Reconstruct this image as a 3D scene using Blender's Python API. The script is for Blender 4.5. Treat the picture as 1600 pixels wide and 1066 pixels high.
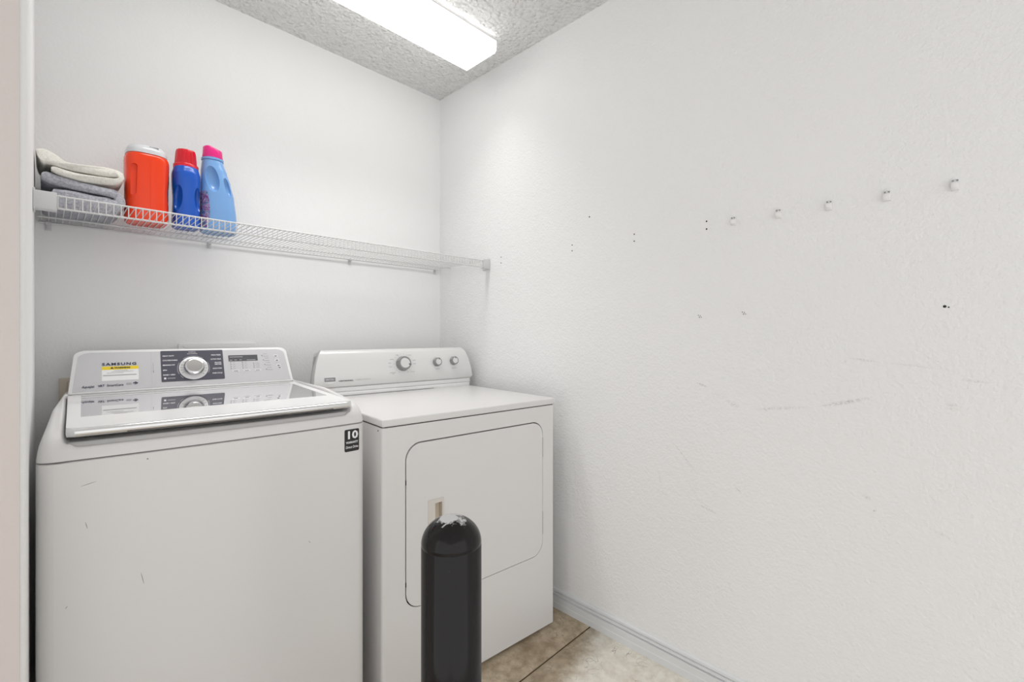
import bpy, bmesh, math, random
from mathutils import Vector, Matrix, noise

# ------------------------------------------------------------------ clean
for o in list(bpy.data.objects):
    bpy.data.objects.remove(o)
scene = bpy.context.scene
COL = scene.collection
R = math.radians
random.seed(7)

# ------------------------------------------------------------------ camera
F_PX = 717.4076
cam_d = bpy.data.cameras.new('camera')
cam_d.sensor_width = 36.0
cam_d.lens = F_PX / 1600 * 36.0
cam_d.shift_y = -11.6365 / 1600
cam_d.clip_start = 0.02
cam = bpy.data.objects.new('camera', cam_d)
COL.objects.link(cam)
cam.location = (-1.5584, -2.1055, 1.1837)
cam.rotation_euler = (R(90), 0, R(-45.4252))
scene.camera = cam

# ------------------------------------------------------------------ world (daylight of the open garage)
w = bpy.data.worlds.new('world')
scene.world = w
w.use_nodes = True
bg = w.node_tree.nodes['Background']
bg.inputs[0].default_value = (1.0, 0.997, 0.994, 1)
bg.inputs[1].default_value = 1.35
LAMP_STRENGTH = 2.4
LAMP_SIDE = 5.0
LAMP_WATT = 4.1

vs = scene.view_settings
vs.view_transform = 'Standard'
vs.look = 'None'
vs.exposure = 0.0
vs.gamma = 1.0
vs.use_curve_mapping = False

# ------------------------------------------------------------------ materials
MATS = {}


def mat(name, col, rough=0.5, metal=0.0, spec=0.5, coat=0.0, ior=None):
    if name in MATS:
        return MATS[name]
    m = bpy.data.materials.new(name)
    m.use_nodes = True
    b = m.node_tree.nodes['Principled BSDF']
    b.inputs['Base Color'].default_value = (*col, 1)
    b.inputs['Roughness'].default_value = rough
    b.inputs['Metallic'].default_value = metal
    b.inputs['Specular IOR Level'].default_value = spec
    b.inputs['Coat Weight'].default_value = coat
    if ior:
        b.inputs['IOR'].default_value = ior
    MATS[name] = m
    return m


def srgb(r, g, b):
    def f(c):
        c /= 255
        return c / 12.92 if c <= .04045 else ((c + .055) / 1.055) ** 2.4
    return (f(r), f(g), f(b))


class NT:
    def __init__(s, m):
        s.t = m.node_tree
        s.b = s.t.nodes['Principled BSDF']

    def n(s, typ, **kw):
        x = s.t.nodes.new(typ)
        for k, v in kw.items():
            if k.startswith('i_'):
                key = k[2:]
                key = int(key) if key.isdigit() else key.replace('_', ' ')
                x.inputs[key].default_value = v
            else:
                setattr(x, k, v)
        return x

    def l(s, a, b):
        s.t.links.new(a, b)

    def coords(s):
        return s.n('ShaderNodeTexCoord').outputs['Object']

    def noise(s, vec, scale, detail=3, rough=.55):
        x = s.n('ShaderNodeTexNoise')
        x.inputs['Scale'].default_value = scale
        x.inputs['Detail'].default_value = detail
        x.inputs['Roughness'].default_value = rough
        s.l(vec, x.inputs['Vector'])
        return x.outputs['Fac']

    def ramp(s, fac, stops):
        x = s.n('ShaderNodeValToRGB')
        e = x.color_ramp.elements
        while len(e) < len(stops):
            e.new(.5)
        for k, (p, c) in zip(e, stops):
            k.position = p
            k.color = (*c, 1) if len(c) == 3 else c
        s.l(fac, x.inputs[0])
        return x.outputs[0]

    def math(s, op, a, b=None):
        x = s.n('ShaderNodeMath', operation=op)
        for i, v in enumerate((a, b)):
            if v is None:
                continue
            if isinstance(v, (int, float)):
                x.inputs[i].default_value = v
            else:
                s.l(v, x.inputs[i])
        return x.outputs[0]

    def mix(s, fac, a, b, typ='MIX'):
        x = s.n('ShaderNodeMix', data_type='RGBA', blend_type=typ)
        for k, v in ((0, fac), (6, a), (7, b)):
            if isinstance(v, (int, float)):
                x.inputs[k].default_value = v
            elif isinstance(v, tuple):
                x.inputs[k].default_value = (*v, 1)
            else:
                s.l(v, x.inputs[k])
        return x.outputs[2]

    def bump(s, h, strength, dist):
        x = s.n('ShaderNodeBump')
        x.inputs['Strength'].default_value = strength
        x.inputs['Distance'].default_value = dist
        s.l(h, x.inputs['Height'])
        s.l(x.outputs[0], s.b.inputs['Normal'])
        return x


def wall_material(name, col, scuffs=None, bump=.25):
    m = mat(name, col, .55, spec=.25)
    t = NT(m)
    c = t.coords()
    n1 = t.noise(c, 110, 3)
    n2 = t.noise(c, 38, 2)
    h = t.math('ADD', n1, t.math('MULTIPLY', n2, .8))
    t.bump(h, bump, .004)
    base = t.mix(t.noise(c, 2.2, 3), tuple(v * .985 for v in col), tuple(min(1, v * 1.01) for v in col))
    if scuffs:
        grain = t.ramp(t.noise(c, 160, 4, .7), [(.42, (0, 0, 0)), (.62, (1, 1, 1))])
        tot = None
        for (y0, z0, y1, z1, wid, st) in scuffs:
            mp = t.n('ShaderNodeMapping', vector_type='TEXTURE')
            L = math.hypot(y1 - y0, z1 - z0)
            mp.inputs['Location'].default_value = (0, (y0 + y1) / 2, (z0 + z1) / 2)
            mp.inputs['Rotation'].default_value = (math.atan2(z1 - z0, y1 - y0), 0, 0)
            mp.inputs['Scale'].default_value = (1, L / 2, wid)
            t.l(c, mp.inputs['Vector'])
            ln = t.n('ShaderNodeVectorMath', operation='LENGTH')
            t.l(mp.outputs[0], ln.inputs[0])
            mr = t.n('ShaderNodeMapRange')
            mr.inputs[1].default_value = .3
            mr.inputs[2].default_value = 1.0
            mr.inputs[3].default_value = st * .75
            mr.inputs[4].default_value = 0
            t.l(ln.outputs['Value'], mr.inputs[0])
            tot = mr.outputs[0] if tot is None else t.math('MAXIMUM', tot, mr.outputs[0])
        base = t.mix(t.math('MULTIPLY', tot, grain), base, (.22, .22, .21))
    t.l(base, t.b.inputs['Base Color'])
    return m


WALL = (.863, .866, .866)
SCUFFS = [
    (-1.450, 1.018, -1.500, 1.001, .004, .55), (-1.545, .968, -1.600, .944, .007, .35),
    (-1.62, .944, -1.80, .972, .006, .35), (-1.80, .972, -1.935, 1.012, .007, .6),
    (-1.872, 1.116, -1.95, 1.107, .004, .45), (-1.95, 1.107, -2.085, 1.094, .004, .25),
    (-2.09, 1.072, -2.16, 1.068, .004, .4), (-2.070, 1.010, -2.098, .998, .012, .4),
    (-1.36, .81, -1.47, .690, .003, .5), (-1.455, .605, -1.535, .583, .004, .5),
    (-1.575, .692, -1.602, .672, .003, .55), (-1.43, .65, -1.46, .63, .004, .3),
    (-1.905, .745, -1.930, .735, .006, .4), (-1.930, .71, -1.938, .704, .004, .8),
    (-2.03, .70, -2.10, .67, .005, .25), (-1.31, .62, -1.36, .60, .004, .25),
    (-1.867, 1.100, -1.872, 1.112, .004, .35), (-1.50, .985, -1.56, .975, .003, .3),
    (-1.66, .955, -1.675, .945, .006, .5), (-1.31, .7, -1.33, .63, .004, .2),
]
M_WALL = wall_material('white_wall_paint', WALL)
M_WALL_R = wall_material('scuffed_white_wall_paint', WALL, SCUFFS, .6)
M_TAUPE = wall_material('pinkish_beige_wall', (.685, .625, .605), [(-3.0, 0, -3.1, 0, .01, .1)], .12)

M_CEIL = mat('textured_white_ceiling', (.92, .92, .915), .8, spec=.1)
t = NT(M_CEIL)
c = t.coords()
v1 = t.n('ShaderNodeTexVoronoi', feature='SMOOTH_F1')
v1.inputs['Scale'].default_value = 62
v1.inputs['Smoothness'].default_value = .6
t.l(c, v1.inputs['Vector'])
h = t.math('ADD', t.math('MULTIPLY', v1.outputs['Distance'], -1.1), t.math('MULTIPLY', t.noise(c, 85, 3, .6), 1.3))
t.bump(h, 1.0, .014)

M_FLOOR = mat('stained_concrete', (.4, .35, .28), .6, spec=.25)
t = NT(M_FLOOR)
c = t.coords()
n1 = t.noise(c, 4.5, 6, .62)
n2 = t.noise(c, 26, 5, .65)
brown = t.ramp(n1, [(.3, srgb(160, 142, 118)), (.5, srgb(196, 180, 156)), (.7, srgb(220, 207, 185))])
brown = t.mix(t.ramp(n2, [(.35, (.55, .55, .55)), (.6, (0, 0, 0))]), brown, srgb(132, 112, 88))
pale = t.ramp(n2, [(.3, srgb(218, 210, 196)), (.6, srgb(242, 238, 228))])
sx = t.n('ShaderNodeSeparateXYZ')
t.l(c, sx.inputs[0])
edge = t.math('ADD', t.math('MULTIPLY', sx.outputs[1], -2.6), t.math('MULTIPLY', n1, 1.1))
edge = t.math('ADD', edge, t.math('MULTIPLY', sx.outputs[0], .9))
pm = t.ramp(t.math('ADD', edge, -2.78), [(.38, (0, 0, 0)), (.62, (1, 1, 1))])
fc = t.mix(pm, brown, pale)
crack = t.n('ShaderNodeTexVoronoi', feature='DISTANCE_TO_EDGE')
crack.inputs['Scale'].default_value = 6
dist_c = t.n('ShaderNodeVectorMath', operation='ADD')
nz = t.n('ShaderNodeTexNoise')
nz.inputs['Scale'].default_value = 7
t.l(c, nz.inputs['Vector'])
t.l(c, dist_c.inputs[0])
t.l(nz.outputs['Color'], dist_c.inputs[1])
t.l(dist_c.outputs[0], crack.inputs['Vector'])
cm = t.math('MULTIPLY', t.ramp(crack.outputs['Distance'], [(.004, (1, 1, 1)), (.018, (0, 0, 0))]),
            t.ramp(t.noise(c, 9, 2), [(.52, (0, 0, 0)), (.62, (.55, .55, .55))]))
fc = t.mix(cm, fc, srgb(92, 76, 58))
t.l(fc, t.b.inputs['Base Color'])
t.bump(n2, .15, .004)

M_JOINT = mat('dirty_joint', srgb(88, 72, 54), .9, spec=.1)
M_TRIM = mat('white_trim_paint', (.74, .755, .765), .35, spec=.4)
M_ENAMEL = mat('white_appliance_enamel', (.735, .727, .722), .28, spec=.45)
M_PLASTIC = mat('white_plastic', (.85, .85, .85), .3, spec=.45)
M_PLASTIC2 = mat('cream_plastic', srgb(214, 209, 203), .4)
M_BEIGE = mat('beige_plastic', srgb(204, 194, 177), .5)
M_CHROME = mat('chrome', (.72, .72, .72), .16, 1.0)
M_SATIN = mat('satin_silver', (.42, .41, .40), .35, .7)
M_SILVER = mat('silver_paint', (.60, .60, .62), .38, .25)
M_DSILVER = mat('pale_silver_paint', (.74, .74, .735), .36, .2)
M_GLASS = mat('mirror_tinted_lid_glass', (.78, .78, .79), .02, .9)
M_PANEL = mat('charcoal_panel', srgb(84, 84, 96), .3)
M_DISP = mat('display_window', srgb(96, 96, 100), .15)
M_DARK = mat('dark_rubber_and_gap_shade', (.02, .02, .02), .6)
M_GREY = mat('grey_print', srgb(120, 120, 124), .5)
M_LGREY = mat('light_grey_print', srgb(170, 170, 172), .5)
M_NAVY = mat('navy_print', srgb(40, 46, 78), .4)
M_WHITEP = mat('white_print', srgb(236, 236, 238), .5)
M_YELLOW = mat('yellow_sticker', srgb(240, 212, 40), .5)
M_STICK = mat('white_sticker', srgb(240, 240, 240), .5)
M_BLACK = mat('black_sticker', srgb(26, 24, 24), .4)
M_WIRE = mat('white_vinyl_wire', (.66, .66, .66), .35)
M_CAPG = mat('white_bracket_plastic', (.62, .62, .63), .4)
M_HOLE = mat('dark_hole', (.03, .03, .03), .9)

m = mat('worn_black_paint', (.012, .011, .011), .08, spec=.24)
t = NT(m)
c = t.coords()
sx = t.n('ShaderNodeSeparateXYZ')
t.l(c, sx.inputs[0])
nn = t.noise(c, 34, 6, .7)
wear = t.math('ADD', t.math('MULTIPLY', t.math('ADD', sx.outputs[2], -.8095), 75), t.math('MULTIPLY', t.math('ADD', nn, -.5), 2.6))
wear = t.ramp(wear, [(.35, (0, 0, 0)), (.62, (1, 1, 1))])
small = t.ramp(t.noise(c, 60, 3, .6), [(.74, (0, 0, 0)), (.80, (.35, .35, .35))])
fac = t.math('MAXIMUM', wear, small)
t.l(t.mix(fac, (.012, .011, .011), (.55, .55, .55)), t.b.inputs['Base Color'])
t.l(t.ramp(fac, [(0, (.08, .08, .08)), (1, (.55, .55, .55))]), t.b.inputs['Roughness'])
M_BOLL = m


def fabric(name, c0, c1):
    m = mat(name, c0, .95, spec=.05)
    t = NT(m)
    c = t.coords()
    n = t.noise(c, 420, 3, .7)
    n2 = t.noise(c, 150, 3, .7)
    t.l(t.mix(t.ramp(n2, [(.3, (0, 0, 0)), (.7, (1, 1, 1))]), c0, c1), t.b.inputs['Base Color'])
    t.bump(t.math('ADD', n, n2), .7, .003)
    return m


M_TGREY = fabric('grey_terry', srgb(156, 157, 166), srgb(206, 207, 215))
M_TCREAM = fabric('cream_terry', srgb(236, 233, 223), srgb(252, 250, 244))


def gloss_plastic(name, col, rough=.22, var=0):
    m = mat(name, col, rough, spec=.5)
    m.node_tree.nodes['Principled BSDF'].inputs['Subsurface Weight'].default_value = 0.0
    return m


M_ORANGE = gloss_plastic('orange_bottle_plastic', srgb(238, 62, 14))
M_BLUE = gloss_plastic('blue_bottle_plastic', srgb(22, 84, 184))
M_LBLUE = gloss_plastic('light_blue_bottle_plastic', srgb(118, 162, 214))
M_RED = gloss_plastic('red_cap_plastic', srgb(206, 24, 40))
M_PINK = gloss_plastic('pink_cap_plastic', srgb(222, 40, 128))
M_CAPGREY = gloss_plastic('pale_grey_cap_plastic', srgb(206, 208, 212))


def label_mat(name, cols, scale):
    m = mat(name, (1, 1, 1), .3)
    t = NT(m)
    c = t.coords()
    fac = t.noise(c, scale, 2.5, .6)
    n = len(cols)
    rp = t.ramp(fac, [(.34 + .32 * i / (n - 1), cc) for i, cc in enumerate(cols)])
    t.l(rp, t.b.inputs['Base Color'])
    return m


M_LAB1 = label_mat('floral_label', [srgb(226, 214, 232), srgb(150, 60, 160), srgb(210, 190, 225), srgb(40, 150, 190), srgb(190, 80, 170)], 55)
M_LAB2 = label_mat('jug_label', [srgb(50, 60, 150), srgb(120, 170, 40), srgb(40, 90, 190), srgb(220, 220, 230), srgb(200, 170, 40)], 45)

m = bpy.data.materials.new('lit_acrylic_diffuser')
m.use_nodes = True
b = m.node_tree.nodes['Principled BSDF']
b.inputs['Base Color'].default_value = (.85, .85, .85, 1)
b.inputs['Roughness'].default_value = .3
b.inputs['Emission Color'].default_value = (1, .985, .96, 1)
b.inputs['Emission Strength'].default_value = LAMP_STRENGTH
M_LAMP = m
M_LAMP2 = m.copy()
M_LAMP2.node_tree.nodes['Principled BSDF'].inputs['Emission Strength'].default_value = LAMP_SIDE


# ------------------------------------------------------------------ mesh helpers
def finish(name, me, m, parent=None, smooth=35, loc=None):
    if m is not None:
        me.materials.append(m)
    if smooth:
        for p in me.polygons:
            p.use_smooth = True
        me.set_sharp_from_angle(angle=R(smooth))
    o = bpy.data.objects.new(name, me)
    COL.objects.link(o)
    if parent is not None:
        o.parent = parent
    if loc is not None:
        o.location = loc
    return o


def from_bm(name, bm, m, parent=None, smooth=35, loc=None):
    bmesh.ops.recalc_face_normals(bm, faces=bm.faces)
    me = bpy.data.meshes.new(name)
    bm.to_mesh(me)
    bm.free()
    return finish(name, me, m, parent, smooth, loc)


def bm_box(bm, x0, x1, y0, y1, z0, z1, bev=0, seg=2):
    r = bmesh.ops.create_cube(bm, size=1)
    vs_ = r['verts']
    bmesh.ops.scale(bm, vec=(x1 - x0, y1 - y0, z1 - z0), verts=vs_)
    bmesh.ops.translate(bm, vec=((x0 + x1) / 2, (y0 + y1) / 2, (z0 + z1) / 2), verts=vs_)
    if bev:
        es = list({e for v in vs_ for e in v.link_edges})
        bmesh.ops.bevel(bm, geom=es, offset=bev, segments=seg, affect='EDGES', profile=.5)


def box(name, x0, x1, y0, y1, z0, z1, m, parent=None, bev=0, seg=2, smooth=35):
    bm = bmesh.new()
    bm_box(bm, x0, x1, y0, y1, z0, z1, bev, seg)
    return from_bm(name, bm, m, parent, smooth)


def bm_tube(bm, pts, r, seg=8, caps=True):
    pts = [Vector(p) for p in pts]
    rings = []
    up = None
    for i, p in enumerate(pts):
        a = pts[max(i - 1, 0)]
        b_ = pts[min(i + 1, len(pts) - 1)]
        d = (b_ - a).normalized()
        if up is None:
            up = Vector((0, 0, 1)) if abs(d.z) < .9 else Vector((1, 0, 0))
        s = d.cross(up).normalized()
        up = s.cross(d).normalized()
        rr = r[i] if isinstance(r, (list, tuple)) else r
        rings.append([bm.verts.new(p + rr * (math.cos(k * 2 * math.pi / seg) * s + math.sin(k * 2 * math.pi / seg) * up)) for k in range(seg)])
    for a, b_ in zip(rings, rings[1:]):
        for k in range(seg):
            bm.faces.new((a[k], a[(k + 1) % seg], b_[(k + 1) % seg], b_[k]))
    if caps:
        bm.faces.new(rings[0][::-1])
        bm.faces.new(rings[-1])


def tube(name, pts, r, m, parent=None, seg=8):
    bm = bmesh.new()
    bm_tube(bm, pts, r, seg)
    return from_bm(name, bm, m, parent, 50)


def loft(bm, rings, cap0=True, cap1=True, closed=True):
    vr = [[bm.verts.new(p) for p in ring] for ring in rings]
    n = len(vr[0])
    for a, b_ in zip(vr, vr[1:]):
        for k in range(n if closed else n - 1):
            bm.faces.new((a[k], a[(k + 1) % n], b_[(k + 1) % n], b_[k]))
    if cap0:
        bm.faces.new(vr[0][::-1])
    if cap1:
        bm.faces.new(vr[-1])
    return vr


def rrect(x0, x1, z0, z1, r, seg=8):
    """rounded rectangle loop, counter-clockwise; r may be 4 radii bl, br, tr, tl"""
    rs = r if isinstance(r, (list, tuple)) else [r] * 4
    cs = [(x0 + rs[0], z0 + rs[0], 180, rs[0]), (x1 - rs[1], z0 + rs[1], 270, rs[1]),
          (x1 - rs[2], z1 - rs[2], 0, rs[2]), (x0 + rs[3], z1 - rs[3], 90, rs[3])]
    out = []
    for cx, cz, a0, rr in cs:
        if rr <= 0:
            out.append((cx, cz))
            continue
        for k in range(seg + 1):
            a = R(a0 + 90 * k / seg)
            out.append((cx + rr * math.cos(a), cz + rr * math.sin(a)))
    return out


def plate(name, outer, holes, thick, m, parent, to3d, bev=0, smooth=35):
    """flat plate with holes. outer/holes: 2D loops; to3d(u, v, d) gives the point at depth d behind the face"""
    bm = bmesh.new()
    edges = []
    for lp in [outer] + holes:
        v = [bm.verts.new((p[0], p[1], 0)) for p in lp]
        edges += [bm.edges.new((v[i], v[(i + 1) % len(v)])) for i in range(len(v))]
    bmesh.ops.triangle_fill(bm, use_beauty=True, use_dissolve=False, edges=edges, normal=(0, 0, 1))
    faces = list(bm.faces)
    r = bmesh.ops.extrude_face_region(bm, geom=faces)
    for v in [g for g in r['geom'] if isinstance(g, bmesh.types.BMVert)]:
        v.co.z = thick
    if bev:
        es = [e for e in bm.edges if len(e.link_faces) == 2 and e.calc_face_angle(0) > R(60) and all(v.co.z < 1e-6 for v in e.verts)]
        bmesh.ops.bevel(bm, geom=es, offset=bev, segments=2, affect='EDGES', profile=.5)
    bm.faces.ensure_lookup_table()
    flat = [all(abs(v.co.z - f.verts[0].co.z) < 1e-6 for v in f.verts) for f in bm.faces]
    for v in bm.verts:
        v.co = Vector(to3d(v.co.x, v.co.y, v.co.z))
    o = from_bm(name, bm, m, parent, smooth)
    for p, fl_ in zip(o.data.polygons, flat):
        if fl_:
            p.use_smooth = False
    return o


def lathe(name, prof, m, parent=None, seg=32, mtx=None, smooth=40, axis_scale=(1, 1)):
    bm = bmesh.new()
    rings = []
    for r_, z in prof:
        rings.append([Vector((r_ * axis_scale[0] * math.cos(2 * math.pi * k / seg), r_ * axis_scale[1] * math.sin(2 * math.pi * k / seg), z)) for k in range(seg)])
    loft(bm, rings, cap0=prof[0][0] > 1e-5, cap1=prof[-1][0] > 1e-5)
    bmesh.ops.remove_doubles(bm, verts=bm.verts, dist=1e-6)
    if mtx is not None:
        bmesh.ops.transform(bm, matrix=mtx, verts=bm.verts)
    return from_bm(name, bm, m, parent, smooth)


def text(name, body, size, m, parent, mtx, width=None, extrude=.0003, bold=0.0, shear=0.0, align='CENTER', space=1.0):
    cu = bpy.data.curves.new('t', 'FONT')
    cu.body = body
    cu.size = size
    cu.align_x = align
    cu.align_y = 'CENTER'
    cu.extrude = extrude
    cu.offset = bold
    cu.shear = shear
    cu.space_character = space
    cu.resolution_u = 2
    o = bpy.data.objects.new('t', cu)
    COL.objects.link(o)
    dg = bpy.context.evaluated_depsgraph_get()
    me = bpy.data.meshes.new_from_object(o.evaluated_get(dg))
    bpy.data.objects.remove(o)
    bpy.data.curves.remove(cu)
    if width and me.vertices:
        xs = [v.co.x for v in me.vertices]
        f = width / (max(xs) - min(xs))
        for v in me.vertices:
            v.co.x *= f
    me.transform(mtx)
    me.materials.clear()
    return finish(name, me, m, parent, 0)


def empty(name, loc, rz=0):
    o = bpy.data.objects.new(name, None)
    COL.objects.link(o)
    o.location = loc
    o.rotation_euler = (0, 0, rz)
    o.empty_display_size = .1
    return o


def tag(o, label=None, cat=None, group=None, kind=None):
    if label:
        o['label'] = label
    if cat:
        o['category'] = cat
    if group:
        o['group'] = group
    if kind:
        o['kind'] = kind
    return o


def boolean_cut(o, cutters):
    for cu in cutters:
        md = o.modifiers.new('cut', 'BOOLEAN')
        md.operation = 'DIFFERENCE'
        md.solver = 'EXACT'
        md.object = cu
    dg = bpy.context.evaluated_depsgraph_get()
    me = bpy.data.meshes.new_from_object(o.evaluated_get(dg))
    o.modifiers.clear()
    o.data = me
    for p in me.polygons:
        p.use_smooth = True
    me.set_sharp_from_angle(angle=R(40))
    for cu in cutters:
        bpy.data.objects.remove(cu)


# ------------------------------------------------------------------ the room
CEIL = 2.4976
LX = -1.5825
FY = -.925            # end of the alcove's left wall
YB = -4.2            # the garage goes on behind and beside the camera
XL = -3.6


def struct(o, label, cat):
    return tag(o, label, cat, kind='structure')


# floor: two concrete pours with a recessed joint between them
JY = -1.0285
fl = empty('floor', (0, 0, 0))
struct(fl, 'stained brown concrete floor with a saw-cut joint in front of the dryer', 'floor')
box('slab', XL, .15, JY + .003, .15, -.1, 0, M_FLOOR, fl, bev=.002)
box('slab', XL, .15, YB, JY - .003, -.1, 0, M_FLOOR, fl, bev=.002)
box('joint', XL, .15, JY - .003, JY + .003, -.1, -.003, M_JOINT, fl)

o = box('ceiling', XL, .15, YB, .15, CEIL, CEIL + .1, M_CEIL, smooth=0)
struct(o, 'white knockdown-textured ceiling', 'ceiling')
o = box('wall_back', LX - .12, .15, 0, .15, 0, CEIL, M_WALL, smooth=0)
struct(o, 'white wall behind the washer and dryer', 'wall')
wall_r = box('wall_right', 0, .15, YB, 0, 0, CEIL, M_WALL_R, smooth=0)
struct(wall_r, 'long scuffed white wall right of the dryer with screw holes and clips', 'wall')
# left alcove wall with a rounded corner bead, its garage face a darker pinkish beige
bm = bmesh.new()
outl = [(LX, 0), (LX, FY + .008)] + [(LX - .008 + .008 * math.cos(R(a)), FY + .008 + .008 * math.sin(R(a))) for a in (-20, -45, -70)] + [(LX - .008, FY), (LX - .12, FY), (LX - .12, 0)]
loft(bm, [[Vector((x, y, z)) for x, y in outl] for z in (0, CEIL)])
o = from_bm('wall_left', bm, M_WALL, None, 30)
struct(o, 'narrow white end of the alcove wall left of the washer', 'wall')
o = box('wall_front', XL, LX - .0085, FY - .004, FY, 0, CEIL, M_TAUPE, smooth=0)
struct(o, 'beige garage-side wall face at the left edge of the picture', 'wall')

# baseboard: moulded profile swept along the right wall
prof = [(0, 0), (-.0175, 0), (-.0175, .0240), (-.0160, .0260), (-.0160, .0480), (-.0060, .0500), (-.0060, .0545), (-.0125, .0555),
        (-.0125, .0630), (-.0050, .0645), (-.0050, .0680), (-.0095, .0690), (-.0085, .0760), (-.0040, .0805), (0, .0813)]
bm = bmesh.new()
loft(bm, [[Vector((x, y, z)) for x, z in prof] for y in (YB, -.001)])
o = from_bm('baseboard_right', bm, M_TRIM, None, 25)
struct(o, 'moulded white baseboard along the right wall', 'baseboard')

# screw holes and old anchors in the right wall
hole_me = None
for i, (y, z, r_) in enumerate([(-1.4882, 1.561, .0032), (-1.4882, 1.5351, .0032), (-1.2178, 1.559, .003), (-1.2178, 1.5325, .003), (-.9265, 1.5574, .003), (-.9265, 1.5331, .003),
                                (-1.0142, 1.6606, .0035), (-.4955, 1.5564, .003), (-.4955, 1.5283, .003), (-2.0708, 1.2507, .004), (-2.078, 1.2485, .002)]):
    bm = bmesh.new()
    bmesh.ops.create_cone(bm, cap_ends=True, segments=10, radius1=r_, radius2=r_ * .7, depth=.002, matrix=Matrix.Rotation(R(-90), 4, 'Y'))
    o = from_bm('screw_hole', bm, M_HOLE, wall_r, 40, (-.0002, y, z))
for y, z in ((-1.4667, 1.241), (-1.6071, 1.2475)):
    a = lathe('wall_anchor', [(.0, -.001), (.008, -.001), (.008, .0012), (.004, .0022), (.003, .001), (0, .001)], M_PLASTIC, wall_r, 14,
              Matrix.Translation((0, y, z)) @ Matrix.Rotation(R(-90), 4, 'Y'))
    for dy, dz in ((.0055, .0045), (-.001, .0035), (-.0045, -.002), (.002, -.002)):
        bm = bmesh.new()
        bmesh.ops.create_cone(bm, cap_ends=True, segments=8, radius1=.0018, radius2=.0012, depth=.002, matrix=Matrix.Rotation(R(-90), 4, 'Y'))
        from_bm('screw_hole', bm, M_HOLE, a, 40, (-.0016, y + dy, z + dz))

# ------------------------------------------------------------------ empty shelf clips on the right wall
ords = ['nearest the corner', 'second from the corner', 'middle of the five', 'fourth from the corner', 'farthest from the corner']
for k, y in enumerate((-1.5761, -1.7052, -1.8331, -1.9601, -2.0890)):
    t_ = empty('shelf_clip', (0, y, 1.5455))
    tag(t_, 'small white plastic shelf clip left on the right wall, ' + ords[k], 'clip', 'empty shelf clips on the right wall')
    # hooked body: profile in x (out of the wall) and z, with an open saddle on top
    pr = [(0, -.013), (-.009, -.012), (-.0135, -.006), (-.0135, .004), (-.0105, .006), (-.0085, .0015), (-.006, .0015), (-.0045, .006), (-.0045, .011), (0, .012)]
    bm = bmesh.new()
    loft(bm, [[Vector((x, yy, z)) for x, z in pr] for yy in (-.007, .007)])
    bmesh.ops.bevel(bm, geom=list(bm.edges), offset=.0008, segments=1, affect='EDGES')
    from_bm('body', bm, M_PLASTIC, t_, 40)
    lathe('collar', [(0, 0), (.0062, 0), (.0062, .005), (.005, .0062), (.0032, .0062), (.003, .004), (0, .004)], M_PLASTIC, t_, 16,
          Matrix.Translation((-.0035, 0.0, .0105)) @ Matrix.Rotation(R(-90), 4, 'Y'))
    for yy, xx in ((.0035, -.0094), (-.0045, -.0090)):
        lathe('screw_hole', [(0, 0), (.0022, 0), (.0022, .0016), (0, .0016)], mat('grey_hole', (.30, .30, .30), .8), t_, 12,
              Matrix.Translation((xx, yy, .0095)) @ Matrix.Rotation(R(-90), 4, 'Y'))

# ------------------------------------------------------------------ ceiling light
LX0, LX1, LY0, LY1 = -1.386, -.167, -.640, -.426
fx = empty('ceiling_light', ((LX0 + LX1) / 2, (LY0 + LY1) / 2, CEIL))
tag(fx, 'lit long fluorescent wraparound light on the ceiling', 'ceiling light')
hx, hy = (LX1 - LX0) / 2, (LY1 - LY0) / 2
box('housing', -hx + .004, hx - .004, -hy + .016, hy - .016, -.034, 0, mat('white_metal', (.75, .75, .75), .4), fx, bev=.003)
# wraparound diffuser: chamfered trough
sec = [(-hy, -.026), (-hy, -.050), (-hy + .003, -.0690), (-hy + .011, -.0765), (hy - .011, -.0765), (hy - .003, -.0690), (hy, -.050), (hy, -.026)]
bm = bmesh.new()
vr = loft(bm, [[Vector((x, y, z)) for y, z in sec] for x in (-hx + .002, hx - .002)], closed=False, cap0=False, cap1=False)
df = from_bm('diffuser', bm, M_LAMP, fx, 20)
M_LAMP3 = M_LAMP2.copy()
M_LAMP3.node_tree.nodes['Principled BSDF'].inputs['Emission Strength'].default_value = 1.6
df.data.materials.append(M_LAMP2)
df.data.materials.append(M_LAMP3)          # the prismatic sides glow less than the bottom panel
for p in df.data.polygons:
    p.material_index = 0 if abs(p.normal.z) > .95 else (2 if abs(p.normal.z) < .1 else 1)
for s in (-1, 1):
    bm = bmesh.new()
    loft(bm, [[Vector((s * (hx - .002 + d), y * (1 - .0), z)) for y, z in sec] for d in (0, .002)])
    from_bm('end_cap', bm, mat('frosted_acrylic_end', (.9, .9, .9), .3), fx, 20)
bm = bmesh.new()
for s in (-1, 1):
    bm_box(bm, -hx, hx, s * hy - .0025, s * hy + .0025, -.0285, -.0235)
from_bm('rim', bm, mat('white_metal', (.75, .75, .75), .4), fx, 20)
ld = bpy.data.lights.new('fluorescent_tubes', 'AREA')     # the tubes' downward light through the prismatic bottom
ld.shape = 'RECTANGLE'
ld.size, ld.size_y = 2 * hx - .03, 2 * hy - .05
ld.energy = LAMP_WATT
ld.spread = R(100)
ld.color = (1, .985, .96)
lo_ = bpy.data.objects.new('fluorescent_tubes', ld)
COL.objects.link(lo_)
lo_.parent = fx
lo_.location = (0, 0, -.0775)
ec = [o for o in bpy.data.objects if o.name.startswith('end_cap')]
for o in ec:
    mm = o.data.materials[0]
    bb = mm.node_tree.nodes['Principled BSDF']
    bb.inputs['Emission Color'].default_value = (1, .99, .97, 1)
    bb.inputs['Emission Strength'].default_value = .75

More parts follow.
